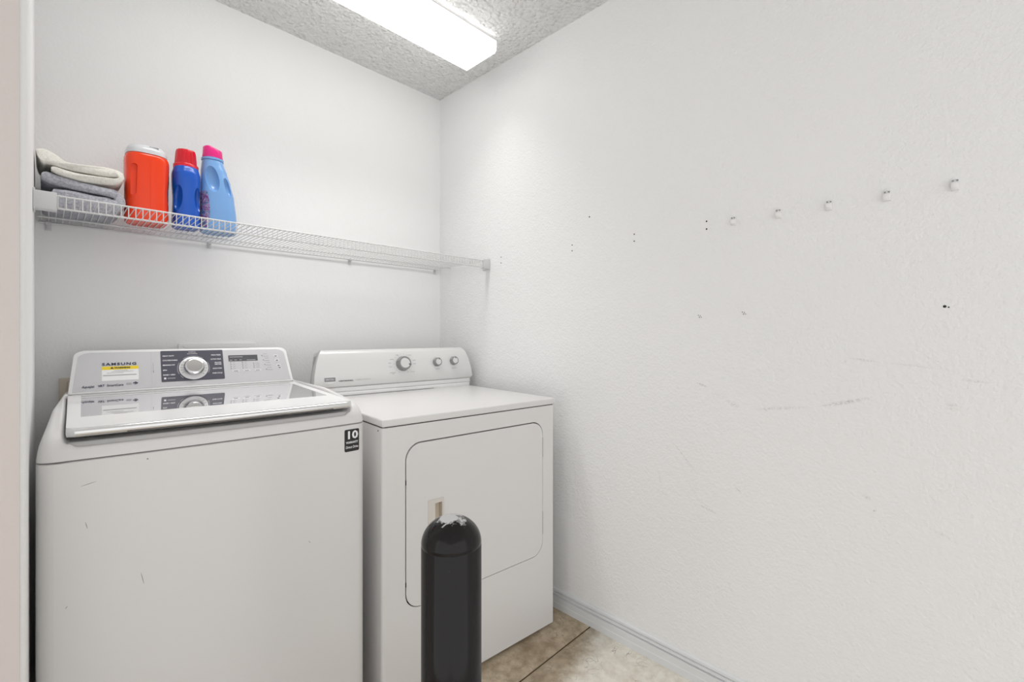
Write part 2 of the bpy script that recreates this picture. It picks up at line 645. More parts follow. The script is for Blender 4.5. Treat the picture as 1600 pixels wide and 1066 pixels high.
# ------------------------------------------------------------------ wire shelf
SZ, SZL, SYF = 1.5454, 1.5122, -.4095
SX0, SX1 = LX + .006, -.006
sh = empty('wire_shelf', ((SX0 + SX1) / 2, 0, SZ))
tag(sh, 'white vinyl-coated wire shelf spanning the alcove above washer and dryer', 'shelf')
cx0 = (SX0 + SX1) / 2
hw = (SX1 - SX0) / 2
rw, rr_ = .0013, .0030
for nm, y, z, r_ in (('back_rod', -.010, SZ - .006, .0032), ('middle_rod', -.103, SZ - .0045, .0026), ('front_rod', SYF, SZ - .0005, .0026), ('lip_rod', SYF - .001, SZL, .0028)):
    tube(nm, [(-hw, y, z - SZ), (hw, y, z - SZ)], r_, M_WIRE, sh, 8)
bm = bmesh.new()
bm_tube(bm, [(0, -.006, .0), (0, -.2, .0005), (0, SYF + .004, .0005), (0, SYF - .0035, -.003), (0, SYF - .0045, -.008), (0, SYF - .004, SZL - SZ)], rw, 6)
first = from_bm('wire', bm, M_WIRE, sh, 50)
n_w = 88
pitch = .0159
x = -hw + .008
first.location.x = x
while x + pitch < hw - .003:
    x += pitch
    o = first.copy()
    COL.objects.link(o)
    o.parent = sh
    o.location.x = x
# end brackets: wall plate with a cap that takes the front of the shelf
for s in (-1, 1):
    bm = bmesh.new()
    xo = s * (hw + .0055)
    xi = s * (hw - .038)
    bm_box(bm, min(xo, xi), max(xo, xi), SYF - .010, SYF - .006, SZL - SZ - .006, .006, .0012)
    bm_box(bm, min(xo, s * (hw + .0015)), max(xo, s * (hw + .0015)), SYF - .009, SYF + .045, SZL - SZ - .010, .012, .0012)
    bm_box(bm, min(xo, xi), max(xo, xi), SYF - .008, SYF + .020, SZL - SZ - .0075, SZL - SZ - .0045, .0008)
    from_bm('end_bracket', bm, M_CAPG, sh, 40)
for px in (-1.553, -1.1115, -.5354, -.0384):
    bm = bmesh.new()
    X = px - cx0
    bm_box(bm, X - .007, X + .007, -.004, -.0005, -.030, -.001, .001)
    bm_box(bm, X - .006, X + .006, -.016, -.002, -.0125, -.0095, .001)
    bm_box(bm, X - .006, X + .006, -.0165, -.0140, -.0115, -.003, .0008)
    bm_tube(bm, [(X, -.003, -.022), (X, -.009, -.022)], .004, 8)
    from_bm('wall_clip', bm, M_CAPG, sh, 40)
DECK = SZ + .0021

# ------------------------------------------------------------------ towels
def catmull(pts, n=10):
    out = []
    P = [pts[0]] + list(pts) + [pts[-1]]
    for i in range(1, len(P) - 2):
        p0, p1, p2, p3 = P[i - 1], P[i], P[i + 1], P[i + 2]
        for k in range(n):
            u = k / n
            out.append(tuple(.5 * ((2 * b_) + (-a + c_) * u + (2 * a - 5 * b_ + 4 * c_ - d) * u * u + (-a + 3 * b_ - 3 * c_ + d) * u ** 3)
                             for a, b_, c_, d in zip(p0, p1, p2, p3)))
    out.append(tuple(pts[-1]))
    return out


def towel(name, path, y0, y1, m, seed, amp=.002):
    """path: (x, z, thickness) of the folded cloth seen end-on; swept along y"""
    pp = catmull(path, 9)
    ny = 26
    rings = []
    for j in range(ny + 1):
        u = j / ny
        y = y0 + (y1 - y0) * u
        e = min(u, 1 - u) * (y1 - y0)
        rs = math.sqrt(max(.0, 1 - (1 - min(1, (e + .0015) / .011)) ** 2))
        ring_a, ring_b = [], []
        n = len(pp)
        for i, (x, z, th) in enumerate(pp):
            a = pp[max(i - 1, 0)]
            b_ = pp[min(i + 1, n - 1)]
            d = Vector((b_[0] - a[0], b_[1] - a[1])).normalized()
            nrm = Vector((-d.y, d.x))
            ee = min(i, n - 1 - i) / 5
            k = math.sqrt(max(.02, 1 - (1 - min(1, ee)) ** 2))
            wv = amp * noise.noise(Vector((x * 14 + seed, y * 9, z * 20)))
            lag = .006 * noise.noise(Vector((i * .09, seed, 0))) * (1 - u)
            for sgn, ring in ((1, ring_a), (-1, ring_b)):
                hh = th / 2 * k * (.35 + .65 * rs) + amp * .45 * noise.noise(Vector((x * 60 + seed, y * 60, z * 60 + sgn)))
                ring.append(Vector((x + nrm.x * hh * sgn, y + lag, z + wv + nrm.y * hh * sgn)))
        rings.append(ring_a + ring_b[::-1])
    bm = bmesh.new()
    loft(bm, rings)
    for v in bm.verts:
        v.co.z = max(v.co.z, DECK + .0006)
        v.co.x = max(v.co.x, LX + .002)
    return from_bm(name, bm, m, None, 70)


g = towel('folded_towel', [(-1.558, 1.583, .040), (-1.545, 1.578, .054), (-1.50, 1.577, .058), (-1.45, 1.575, .056), (-1.415, 1.580, .050), (-1.398, 1.592, .032), (-1.400, 1.610, .026),
                           (-1.415, 1.6185, .025), (-1.45, 1.6215, .025), (-1.50, 1.625, .028), (-1.545, 1.632, .030), (-1.566, 1.644, .026)], -.232, -.03, M_TGREY, 3.1)
tag(g, 'grey terry towel folded at the bottom of the towel stack', 'towel')
g = towel('folded_towel', [(-1.548, 1.6615, .019), (-1.52, 1.654, .020), (-1.47, 1.650, .023), (-1.425, 1.6525, .023), (-1.402, 1.6585, .018), (-1.394, 1.669, .016), (-1.402, 1.679, .022), (-1.43, 1.6800, .028),
                           (-1.48, 1.6765, .024), (-1.52, 1.677, .022), (-1.545, 1.688, .034), (-1.562, 1.692, .042), (-1.575, 1.688, .040)], -.236, -.035, M_TCREAM, 9.4)
tag(g, 'cream terry towel folded on top of the grey towel', 'towel')


# ------------------------------------------------------------------ bottles
def superring(cx, cy, z, a, b_, e, n=48, zt=0.0):
    out = []
    for k in range(n):
        th = 2 * math.pi * k / n
        cth, sth = math.cos(th), math.sin(th)
        r = (abs(cth) ** e + abs(sth) ** e) ** (-1 / e)
        out.append(Vector((cx + a * r * cth, cy + b_ * r * sth, z + zt * cth)))
    return out


def interp(keys, z):
    for k0, k1 in zip(keys, keys[1:]):
        if z <= k1[0]:
            u = (z - k0[0]) / (k1[0] - k0[0])
            u = u * u * (3 - 2 * u) * .5 + u * .5
            return [a + (b_ - a) * u for a, b_ in zip(k0, k1)]
    return list(keys[-1])


def bottle_body(name, keys, m, parent, n=40, seg=56):
    """keys: z, cx, cy, a, b, exponent"""
    z0, z1 = keys[0][0], keys[-1][0]
    rings = []
    for j in range(n + 1):
        z = z0 + (z1 - z0) * j / n
        k = interp(keys, z)
        rings.append(superring(k[1], k[2], z, k[3], k[4], k[5], seg))
    bm = bmesh.new()
    loft(bm, rings)
    return from_bm(name, bm, m, parent, 50)


def patch(name, keys, m, parent, z0, z1, a0, a1, off=.0006):
    rows = []
    na, nz_ = 14, 12
    for j in range(nz_ + 1):
        u = j / nz_
        z = z0 + (z1 - z0) * u
        k = interp(keys, z)
        inset = .22 * abs(2 * u - 1) ** 2
        row = []
        for i in range(na + 1):
            v = inset / 2 + (1 - inset) * i / na
            th = R(a0 + (a1 - a0) * v)
            cth, sth = math.cos(th), math.sin(th)
            r = (abs(cth) ** k[5] + abs(sth) ** k[5]) ** (-1 / k[5])
            row.append(Vector((k[1] + (k[3] + off) * r * cth, k[2] + (k[4] + off) * r * sth, z)))
        rows.append(row)
    bm = bmesh.new()
    loft(bm, rows, closed=False, cap0=False, cap1=False)
    r = bmesh.ops.solidify(bm, geom=list(bm.faces), thickness=.0004)
    return from_bm(name, bm, m, parent, 60)


def ellipsoid(name, cx, cy, cz, a, b_, c_, rot=0):
    bm = bmesh.new()
    bmesh.ops.create_uvsphere(bm, u_segments=28, v_segments=18, radius=1)
    bmesh.ops.transform(bm, matrix=Matrix.Translation((cx, cy, cz)) @ Matrix.Rotation(rot, 4, 'Y') @ Matrix.Diagonal((a, b_, c_, 1)), verts=bm.verts)
    return from_bm(name, bm, None, None, 0)


def capsule_cut(cx, y0, y1, z0, z1, r, tilt=0):
    lp = [(cx + r * math.cos(R(a)), z1 - r + r * math.sin(R(a))) for a in range(0, 181, 15)] + [(cx + r * math.cos(R(a)), z0 + r + r * math.sin(R(a))) for a in range(180, 361, 15)]
    bm = bmesh.new()
    zc = (z0 + z1) / 2
    loft(bm, [[Vector((x + tilt * (z - zc), y, z)) for x, z in lp] for y in (y0, y1)])
    return from_bm('cutter', bm, None, None, 0)


# orange jug
bt = empty('detergent_jug', (-1.3237, -.165, DECK))
tag(bt, 'orange detergent jug with pale grey lid beside the towels', 'detergent')
K = [(0, 0, 0, .050, .052, 3.6), (.004, 0, 0, .0545, .057, 3.6), (.02, 0, 0, .0565, .060, 3.4), (.10, 0, 0, .0560, .060, 3.2), (.16, .0005, 0, .0575, .060, 3.2), (.20, .0005, 0, .0585, .060, 3.2),
     (.212, .0005, 0, .0575, .059, 3.0), (.219, .0003, 0, .054, .056, 3.0), (.222, 0, 0, .050, .052, 3.0)]
bd = bottle_body('body', K, M_ORANGE, bt, 52)
bd.parent = None
boolean_cut(bd, [capsule_cut(-.0385, -.072, -.0475, .080, .180, .0080, .03)])
bd.parent = bt
patch('label', K, M_LAB2, bt, .045, .165, -38, 45)
tube('seam_ridge', [(.004, -.0597, .02), (.004, -.0603, .10), (.004, -.0603, .16), (.004, -.0600, .20)], .0007, M_ORANGE, bt, 6)
bm = bmesh.new()
cap_k = [(.2205, .0550, .0570), (.232, .0545, .0565), (.2365, .0530, .0550), (.2440, .0490, .0500), (.2490, .0440, .0450), (.2515, .0370, .0380)]
loft(bm, [superring(0, 0, z, a, b_, 2.8, 48) for z, a, b_ in cap_k])
lid = from_bm('lid', bm, M_CAPGREY, bt, 40)
box('spout_slot', .002, .026, -.0500, -.0462, .2420, .2462, M_GREY, lid, .0008)

# dark blue bottle, red cap
bt = empty('detergent_bottle', (-1.2165, -.175, DECK))
tag(bt, 'dark blue detergent bottle with red cap between the orange jug and the pink-capped bottle', 'detergent')
K = [(0, 0, 0, .0350, .040, 3), (.004, 0, 0, .0385, .045, 3), (.02, 0, 0, .0395, .047, 2.8), (.10, 0, 0, .0375, .046, 2.6), (.165, 0, 0, .0405, .047, 2.5), (.185, 0, 0, .0405, .046, 2.4),
     (.205, 0, 0, .0365, .040, 2.2), (.213, 0, 0, .0345, .0345, 2.0), (.220, 0, 0, .0320, .032, 2.0)]
bd = bottle_body('body', K, M_BLUE, bt, 52)
bd.parent = None
boolean_cut(bd, [ellipsoid('c', -.0320, -.044, .096, .0150, .030, .046, R(4)), ellipsoid('c', .0320, -.044, .096, .0150, .030, .046, R(-4))])
bd.parent = bt
lathe('cap_collar', [(.0355, .206), (.0365, .207), (.0365, .219), (.0345, .2215), (.031, .2215)], M_RED, bt, 40)
cap = lathe('cap', [(.0325, .2205), (.0330, .223), (.0300, .262), (.0275, .2705), (.022, .2725), (.0, .2725)], M_RED, bt, 12, smooth=20)
for a in (250, 290):
    tube('cap_rib', [(.0327 * math.cos(R(a)), .0327 * math.sin(R(a)), .224), (.0300 * math.cos(R(a)), .0300 * math.sin(R(a)), .262)], .0012, M_RED, cap, 6)

# light blue bottle, pink cap
bt = empty('softener_bottle', (-1.1195, -.165, DECK), R(-6))
tag(bt, 'light blue softener bottle with pink cap and moulded handle, rightmost on the shelf', 'fabric softener')
K = [(0, .003, 0, .052, .045, 3), (.004, .003, 0, .0565, .050, 3), (.02, .003, 0, .058, .052, 3), (.07, .002, 0, .0555, .051, 2.8), (.13, -.001, 0, .0525, .047, 2.6), (.18, -.006, 0, .0465, .043, 2.5),
     (.22, -.011, 0, .0400, .038, 2.4), (.245, -.014, 0, .0345, .034, 2.2), (.258, -.015, 0, .0325, .032, 2.0), (.262, -.015, 0, .031, .031, 2.0)]
bd = bottle_body('body', K, M_LBLUE, bt, 56)
bd.parent = None
boolean_cut(bd, [ellipsoid('c', -.0215, -.050, .190, .0225, .030, .052, R(-10)), ellipsoid('c', .0270, -.043, .166, .0100, .020, .036, R(-14))])
bd.parent = bt
patch('label', K, M_LAB1, bt, .012, .140, 180, 240)
lathe('neck_ring', [(.0315, .2585), (.0345, .2595), (.0345, .2665), (.031, .268)], M_LBLUE, bt, 40, Matrix.Translation((-.015, 0, 0)))
# wavy-topped pouring cap
bm = bmesh.new()
rings = [superring(-.015, 0, .267, .0315, .0315, 2, 40), superring(-.015, 0, .269, .032, .032, 2, 40), superring(-.015, 0, .285, .0305, .0305, 2, 40)]
top = []
for ss, dz in ((.0300, 0), (.0285, .0025), (.020, .003), (.006, .003)):
    ring = superring(-.015, 0, .3005 + dz, ss, ss, 2, 40)
    for v in ring:
        v.z += -.0035 * (v.x + .015) / .03 + .003 * math.cos(3.0 * (v.x + .030) / .03)
    top.append(ring)
loft(bm, rings + top)
from_bm('cap', bm, M_PINK, bt, 50)

# ------------------------------------------------------------------ outlet and supply box on the back wall
bt = empty('outlet_plate', (-1.500, 0, 1.00))
tag(bt, 'beige outlet plate on the back wall peeking out left of the washer console', 'outlet')
box('plate', -.029, .045, -.009, -.0005, -.065, .038, M_BEIGE, bt, .002)
for z in (-.035, .012):
    box('socket', -.010, .026, -.011, -.0085, z - .014, z + .014, M_BEIGE, bt, .003)
bt = empty('supply_box', (-1.078, 0, 1.06))
tag(bt, 'white laundry supply box on the back wall behind the washer console', 'supply box')
plate('frame', rrect(-.1325, .1325, -.11, .086, .004, 3), [rrect(-.11, .11, -.09, .066, .003, 3)], .008, M_PLASTIC, bt, lambda u, v, d: (u, -.0085 + d, v), .0015)
box('back_pan', -.11, .11, -.0022, -.0004, -.09, .066, M_PLASTIC, bt)
for xx, mm in ((-.05, mat('red_valve', srgb(180, 30, 30), .4)), (.05, mat('blue_valve', srgb(30, 60, 160), .4))):
    lathe('valve', [(.0, 0), (.011, 0), (.011, .004), (.006, .006), (.006, .018), (.0, .018)], mm, bt, 16, Matrix.Translation((xx, -.002, 0)) @ Matrix.Rotation(R(90), 4, 'X'))

# ------------------------------------------------------------------ washing machine
WW, WD = .686, .735
SEAM = .9222
wm = empty('washing_machine', (-1.57513, -.78946, 0), R(-3.9989))
tag(wm, 'white top-loading washing machine with glass lid, left of the dryer', 'washing machine')
CR = .028


def wfront(x, bow=.013):
    u = (x - WW / 2) / (WW / 2)
    f = -bow * (1 - u * u)
    d = min(x, WW - x)
    if d < CR:
        f += CR - math.sqrt(max(0, CR * CR - (CR - d) ** 2))
    return f


xs = sorted(set([CR * (1 - math.cos(R(a))) for a in range(0, 91, 10)] + [WW - CR * (1 - math.cos(R(a))) for a in range(0, 91, 10)] + [CR + (WW - 2 * CR) * i / 24 for i in range(25)]))
outl = [(x, wfront(x)) for x in xs] + [(WW, WD), (0, WD)]
bm = bmesh.new()
loft(bm, [[Vector((x, y, z)) for x, y in outl] for z in (.025, SEAM - .0045)] + [[Vector((WW / 2 + (x - WW / 2) * .994, y + (.003 if y < .3 else -.002), SEAM - .002)) for x, y in outl]])
cab = from_bm('cabinet', bm, M_ENAMEL, wm, 40)
for fx_, fy_ in ((.05, .06), (WW - .05, .06), (.05, WD - .06), (WW - .05, WD - .06)):
    lathe('foot', [(0, 0), (.022, 0), (.022, .012), (.012, .016), (.012, .026), (0, .026)], M_DARK, wm, 16, Matrix.Translation((fx_, fy_, 0)))
box('seam_gap_shade', .008, WW - .008, .035, WD - .01, SEAM - .004, SEAM + .004, M_DARK, wm)  # dark block, its colour stands in for shade inside the seam


def sm(a, b_, x):
    u = max(0, min(1, (x - a) / (b_ - a)))
    return u * u * (3 - 2 * u)


def rr_sdf(x, y, x0, x1, y0, y1, r):
    qx = abs(x - (x0 + x1) / 2) - (x1 - x0) / 2 + r
    qy = abs(y - (y0 + y1) / 2) - (y1 - y0) / 2 + r
    return math.hypot(max(qx, 0), max(qy, 0)) + min(max(qx, qy), 0) - r


PL = .9975 - SEAM


def prof1(u, p=2.4):
    u = max(0, min(1, u))
    return (1 - (1 - u) ** p) ** (1 / 2.1)


def cover_z(x, y):
    dx = min(x, WW - x)
    dy = y - wfront(x)
    a = prof1(dx / (.030 - .016 * min(1, max(0, y) / .3)))
    b_ = .70 * prof1(dy / .05) + .30 * max(0, min(1, dy / .3)) ** .7
    hgt = PL * (a * b_)
    z = SEAM + hgt
    # recess for the lid and the finger scoop in front of it
    tt = max(0, y) / .64
    xl, xr = .040 - .026 * tt, .648 + .024 * tt
    xm = .040 + (x - xl) / (xr - xl) * .608
    s = rr_sdf(xm, y, .040, .648, -.05, .655, .03)
    zl = .955
    k = sm(.004, -.010, s)
    z = z + (min(z, zl) - z) * k
    s2 = rr_sdf(x, y, .044, .643, wfront(x) + .006, .06, .024)
    k2 = sm(.006, -.012, s2)
    z = z + (min(z, .9350 + 1.0 * max(0, dy - .006)) - z) * k2
    return z


def grid_steps(n0, stops):
    out = []
    for (a, b_, n) in stops:
        out += [a + (b_ - a) * i / n for i in range(n)]
    out.append(stops[-1][1])
    return out


gx = sorted(set([round(v, 6) for v in [CR * (1 - math.cos(R(a))) for a in range(0, 90, 9)] + [WW - CR * (1 - math.cos(R(a))) for a in range(0, 90, 9)]
                 + grid_steps(0, [(.004, CR, 12), (CR, .075, 22), (.075, WW - .075, 40), (WW - .075, WW - CR, 22), (WW - CR, WW - .004, 12)])]))
gv = grid_steps(0, [(0, .12, 44), (.12, .62, 26), (.62, WD, 20)])
verts, faces = [], []
for vv in gv:
    for x in gx:
        f0 = wfront(x)
        y = f0 + (WD - f0) * (vv / WD)
        verts.append((x, y, cover_z(x, y)))
nx = len(gx)
for j in range(len(gv) - 1):
    for i in range(nx - 1):
        faces.append((j * nx + i, j * nx + i + 1, (j + 1) * nx + i + 1, (j + 1) * nx + i))
# skirt down to the seam
ring = list(range(nx)) + [j * nx + nx - 1 for j in range(1, len(gv))] + [(len(gv) - 1) * nx + i for i in range(nx - 2, -1, -1)] + [j * nx for j in range(len(gv) - 2, 0, -1)]
base = len(verts)
for i in ring:
    verts.append((verts[i][0], verts[i][1], SEAM + .0015))
for i in range(len(ring)):
    j = (i + 1) % len(ring)
    faces.append((ring[i], base + i, base + j, ring[j]))
me = bpy.data.meshes.new('top_cover')
me.from_pydata(verts, [], faces)
finish('top_cover', me, M_ENAMEL, wm, 60)

# lid
LZ0, LZ1 = .9885, .9925


def lid_pt(u, v, d):
    return (u, v, LZ0 + (LZ1 - LZ0) * v / .65 - d)


lo, hi = .0445, .6445


def lid_front(x):
    d = min(x - lo, hi - x)
    f = -.0105 * (1 - ((x - .3445) / .32) ** 2) + .003
    rc = .016
    if d < rc:
        f += rc - math.sqrt(max(0, rc * rc - (rc - d) ** 2))
    return f


lxs = [lo + .016 * (1 - math.cos(R(a))) for a in range(0, 90, 15)] + [lo + .016 + (hi - lo - .032) * i / 14 for i in range(15)] + [hi - .016 * (1 - math.cos(R(a))) for a in range(75, -1, -15)]
outer = [(x, lid_front(x)) for x in lxs] + [(hi + .024 * u, .03 + .61 * u) for u in (.35, .7, 1)] + [(.658, .648), (.030, .648)] + [(lo - .026 * u, .03 + .61 * u) for u in (1, .7, .35)]
ghole = [(.0630, .155), (.6285, .155), (.6440, .628), (.0490, .628)]
lid = plate('lid', outer, [ghole], .019, M_PLASTIC, wm, lid_pt, .0)
plate('lid_glass', ghole, [], .006, M_GLASS, lid, lambda u, v, d: lid_pt(u, v, d + .0006))
# bright front strip of the lid
bm = bmesh.new()
rings = []
for i, x in enumerate(lxs):
    y = lid_front(x)
    rings.append([Vector((x, y + dy, LZ0 + dz)) for dy, dz in ((.003, -.0018), (-.0030, -.0022), (-.0058, -.0055), (-.0070, -.0105), (-.0060, -.0155), (-.0025, -.0195), (.003, -.0200))])
loft(bm, rings)
st_ = from_bm('chrome_strip', bm, mat('pearl_chrome', (.74, .74, .74), .2, .75), lid, 50)
bm = bmesh.new()
rings = []
for x in lxs[8:-7]:
    y = lid_front(x)
    rings.append([Vector((x, y + dy, LZ0 + dz)) for dy, dz in ((-.0030, -.0178), (-.0062, -.0158), (-.0062, -.0166), (-.0032, -.0190))])
loft(bm, rings)
from_bm('strip_groove', bm, mat('groove_grey', (.15, .14, .14), .4), lid, 0)

# console
TIL = R(27)
CB = Vector((0, .642, .997))
EU = Vector((0, math.sin(TIL), math.cos(TIL)))
EN = Vector((0, -math.cos(TIL), math.sin(TIL)))


def con_pt(u, v, d):
    p = CB + EU * v - EN * d
    return (u, p.y, p.z)


def con_m(u, z, lift=.0016, rot=0):
    """matrix that lays a text drawn in xy at (x = u, height z) on the console face"""
    p = CB + EU * ((z - CB.z) / math.cos(TIL)) + EN * lift
    m_ = Matrix(((1, 0, 0, u), (0, EU.y, EN.y, p.y), (0, EU.z, EN.z, p.z), (0, 0, 0, 1)))
    return m_ @ Matrix.Rotation(rot, 4, 'Z')


HV = (1.1295 - CB.z) / math.cos(TIL)


def con_outline(ins):
    b0, t0 = .0185 + ins, .029 + ins
    r = .034
    pts = [(b0, 0 + ins * .5), (WW - .0185 - ins, 0 + ins * .5)]
    for s in (1, 0):
        for k in range(9):
            a = R(90 * k / 8) if s else R(90 + 90 * k / 8)
            cxx = (WW - t0 - r) if s else (t0 + r)
            # widen downward a little like the photo's tapering ends
            pts.append((cxx + r * math.cos(a), HV - ins - r * .62 + r * .62 * math.sin(a)))
    return pts


bm = bmesh.new()
o0 = con_outline(0)
o1 = con_outline(.003)
back = [(u, .700 if v < .05 else .700 + v * .10, max(.985, CB.z + v * math.cos(TIL) * .97)) for u, v in o0]
loft(bm, [[Vector(b_) for b_ in back], [Vector(con_pt(u, v, .012)) for u, v in o0], [Vector(con_pt(u, v, .002)) for u, v in o0], [Vector(con_pt(u, v, 0)) for u, v in o1]])
con = from_bm('console', bm, M_PLASTIC, wm, 40)
plate('face_plate', con_outline(.0095), [], .003, M_SILVER, con, lambda u, v, d: con_pt(u, v, d - .0010), .0004)
box('console_base', .019, WW - .019, .648, WD - .01, .97, .9985, M_PLASTIC, wm, .002)


def v_of(z):
    return (z - CB.z) / math.cos(TIL)


def con_plate(name, x0, x1, z0, z1, m, parent, lift=.0022, r=.003, thick=.002, skew=0):
    return plate(name, [(u + skew * (v - v_of(z0)), v) for u, v in rrect(x0, x1, v_of(z0), v_of(z1), r, 4)], [], thick, m, parent, lambda u, v, d: con_pt(u, v, d - lift))


cp = con_plate('control_panel', .2485, .434, 1.0175, 1.1215, M_PANEL, con)
con_plate('display', .451, .549, 1.0785, 1.1005, M_DISP, con, .0018, .001)
# dial
dm = con_m(.3415, 1.059, .0022)
dial = lathe('dial', [(.0, 0), (.0435, 0), (.0440, .0015), (.0435, .0035), (.040, .0048), (.033, .0048)], mat('pale_dial_ring', (.80, .80, .81), .22, .35), wm, 48, dm)
lathe('dial_knob', [(.0325, .003), (.0325, .006), (.0300, .020), (.0275, .0245), (.022, .0265), (.0, .0275)], M_CHROME, dial, 48, dm)
lathe('dial_face', [(.0, .0270), (.0215, .0270), (.0225, .0276), (.0, .0284)], M_SATIN, dial, 40, dm)
for a in (-152, -168, 176, 160, 140, 118, 12, -4, -22, -42):
    p = dm @ Matrix.Rotation(R(a), 4, 'Z') @ Matrix.Translation((.0368, 0, .0052))
    bm = bmesh.new()
    bm_box(bm, -.0028, .0028, -.0006, .0006, -.0003, .0003)
    bmesh.ops.transform(bm, matrix=p, verts=bm.verts)
    from_bm('dial_mark', bm, M_GREY, dial, 0)
for a0, a1 in ((150, 206), (-26, 30), (52, 128), (212, 228)):
    pts = [dm @ Vector((.0475 * math.cos(R(a0 + (a1 - a0) * i / 10)), .0475 * math.sin(R(a0 + (a1 - a0) * i / 10)), .0004)) for i in range(11)]
    tube('dial_arc', pts, .0005, M_WHITEP, cp, 4)


def con_text(s, x, z, size, m, parent=con, width=None, bold=0, shear=0, lift=.0026, rot=0, align='CENTER', space=1.0):
    return text('lettering', s, size, m, parent, con_m(x, z, lift, rot), width, .0002, bold, shear, align, space)


# writing on the console
con_plate('warning_band', .0965, .1885, 1.0650, 1.0755, M_YELLOW, con, .0014, .001, .0006)
con_plate('warning_sticker', .0965, .1885, 1.0310, 1.0650, M_STICK, con, .0013, .001, .0006)
con_text('SAMSUNG', .1400, 1.0822, .0125, M_NAVY, width=.086, bold=.0003, space=1.25)
con_text('\u25B2 WARNING', .1420, 1.0702, .0072, mat('dark_print', (.03, .03, .03), .5), width=.050, bold=.0002)
for z, x0, x1 in ((1.0622, .126, .160), (1.0585, .120, .175), (1.0545, .108, .150)):
    con_plate('print_line', x0, x1, z - .0005, z + .0005, M_LGREY, con, .0018, 0, .0003)
con_plate('print_line', .0995, .183, 1.0460, 1.0486, M_LGREY, con, .0018, 0, .0003)
con_text('AquaJet', .0640, 1.0150, .0105, M_NAVY, width=.030, bold=.0001, shear=.2)
con_text('VRT', .0955, 1.0155, .0100, M_NAVY, width=.016, bold=.0002)
con_text('SmartCare', .1290, 1.0160, .0105, M_NAVY, width=.040, bold=.0001)
con_plate('print_badge', .1560, .1700, 1.0150, 1.0215, M_LGREY, con, .0016, .002, .0003)
for dx, dz, a in ((-.002, .0015, 20), (.002, -.0015, 20), (.0035, .0020, -30)):
    con_text('~', .1790 + dx, 1.0195 + dz, .013, M_NAVY, width=.0085, bold=.0005, rot=R(a))
con_plate('print_line', .2268, .2284, 1.050, 1.058, M_GREY, con, .0014, 0, .0003)
con_plate('print_line', .2270, .2280, 1.061, 1.082, M_LGREY, con, .0014, 0, .0003)
con_plate('divider', .2220, .2224, 1.015, 1.118, M_LGREY, con, .0012, 0, .0003)
for s, z, wd_ in (('HEAVY DUTY', 1.1035, .033), ('COLORS/DARKS', 1.0885, .042), ('BEDDING+WP', 1.0725, .034), ('SPIN', 1.0555, .011), ('RINSE + SPIN', 1.0395, .033)):
    con_text(s, .2535 + wd_ / 2, z, .0062, M_WHITEP, cp, wd_, .0002, lift=.0026)
con_plate('icon', .2555, .2615, 1.0255, 1.0315, M_WHITEP, cp, .0026, .0005, .0004)
con_plate('print_line', .2650, .2870, 1.0272, 1.0296, M_LGREY, cp, .0026, 0, .0004)
for s, z, wd_ in (('PERM PRESS', 1.1030, .030), ('ACTIVE WEAR', 1.0880, .033), ('DELICATES/', 1.0755, .021), ('HAND WASH', 1.0695, .021), ('QUICK WASH', 1.0550, .028), ('PURE CYCLE', 1.0385, .030)):
    con_text(s, .4270 - wd_ / 2, z, .0060, M_WHITEP, cp, wd_, .0002, lift=.0026)
con_text('NORMAL', .3400, 1.1155, .0055, M_WHITEP, cp, .022, lift=.0026)
con_text('ECO NORMAL', .3400, 1.1095, .0055, M_WHITEP, cp, .030, lift=.0026)
# printed option columns and buttons right of the dial
for x, zs in ((.4555, (1.0735, 1.0665, 1.0590, 1.0520)), (.4945, (1.0740, 1.0670, 1.0600, 1.0530)), (.5320, (1.0685, 1.0615, 1.0540))):
    for z in zs:
        con_plate('indicator', x, x + .0030, z - .0014, z + .0014, M_GREY, con, .0016, 0, .0003)
        con_plate('print_line', x + .008, x + .020 + .004 * math.sin(z * 900), z - .0007, z + .0007, M_LGREY, con, .0016, 0, .0003)
for x in (.4635, .500, .5370):
    plate('option_button', [(u, v) for u, v in rrect(x - .004, x + .020, v_of(1.0385), v_of(1.0465), .004, 4)], [], .001, mat('button_silver', (.76, .76, .77), .3, .2), con, lambda u, v, d: con_pt(u, v, d - .0020))
    con_plate('print_line', x + .001, x + .015, 1.0416, 1.0436, M_GREY, con, .0023, 0, .0003)
for k, z in enumerate((1.0965, 1.0795, 1.0620, 1.0440)):
    x = .5640 + .0035 * k
    con_plate('indicator', x - .0005, x + .003, z - .0012, z + .0016, M_GREY, con, .0016, 0, .0003)
    con_plate('print_line', x + .004, x + .023, z - .003, z - .0016, M_LGREY, con, .0016, 0, .0003)
    con_plate('print_line', x + .006, x + .020, z + .0065, z + .0075, M_LGREY, con, .0016, 0, .0003)
for k, z in enumerate((1.0930, 1.0765, 1.0565, 1.0475)):
    x = .6130 + .0030 * k
    con_plate('option_button', x - .007, x + .009, z - .0055, z + .0055, mat('button_silver', (.76, .76, .77), .3, .2), con, .0020, .004, .001)
    con_plate('print_line', x - .003, x + .005, z - .0018, z + .0018, M_GREY, con, .0024, .001, .0003)
for x0, x1, z in ((.4545, .463, 1.0825), (.470, .478, 1.0828), (.487, .494, 1.083), (.511, .541, 1.0818), (.455, .498, 1.0940)):
    con_plate('display_print', x0, x1, z - .0011, z + .0011, M_LGREY, con, .0022, 0, .0003)

# warranty sticker on the front
sy = lambda x: wfront(x) - .0008
slope = (wfront(.665) - wfront(.621)) / .044


def fr_pt(u, v, d):
    return (u, wfront(.643) + slope * (u - .643) - .0007 + d, v)


st = plate('warranty_sticker', rrect(.6205, .6645, .8420, .9060, .004, 4), [], .0012, M_BLACK, wm, fr_pt)
ang = math.atan(slope)


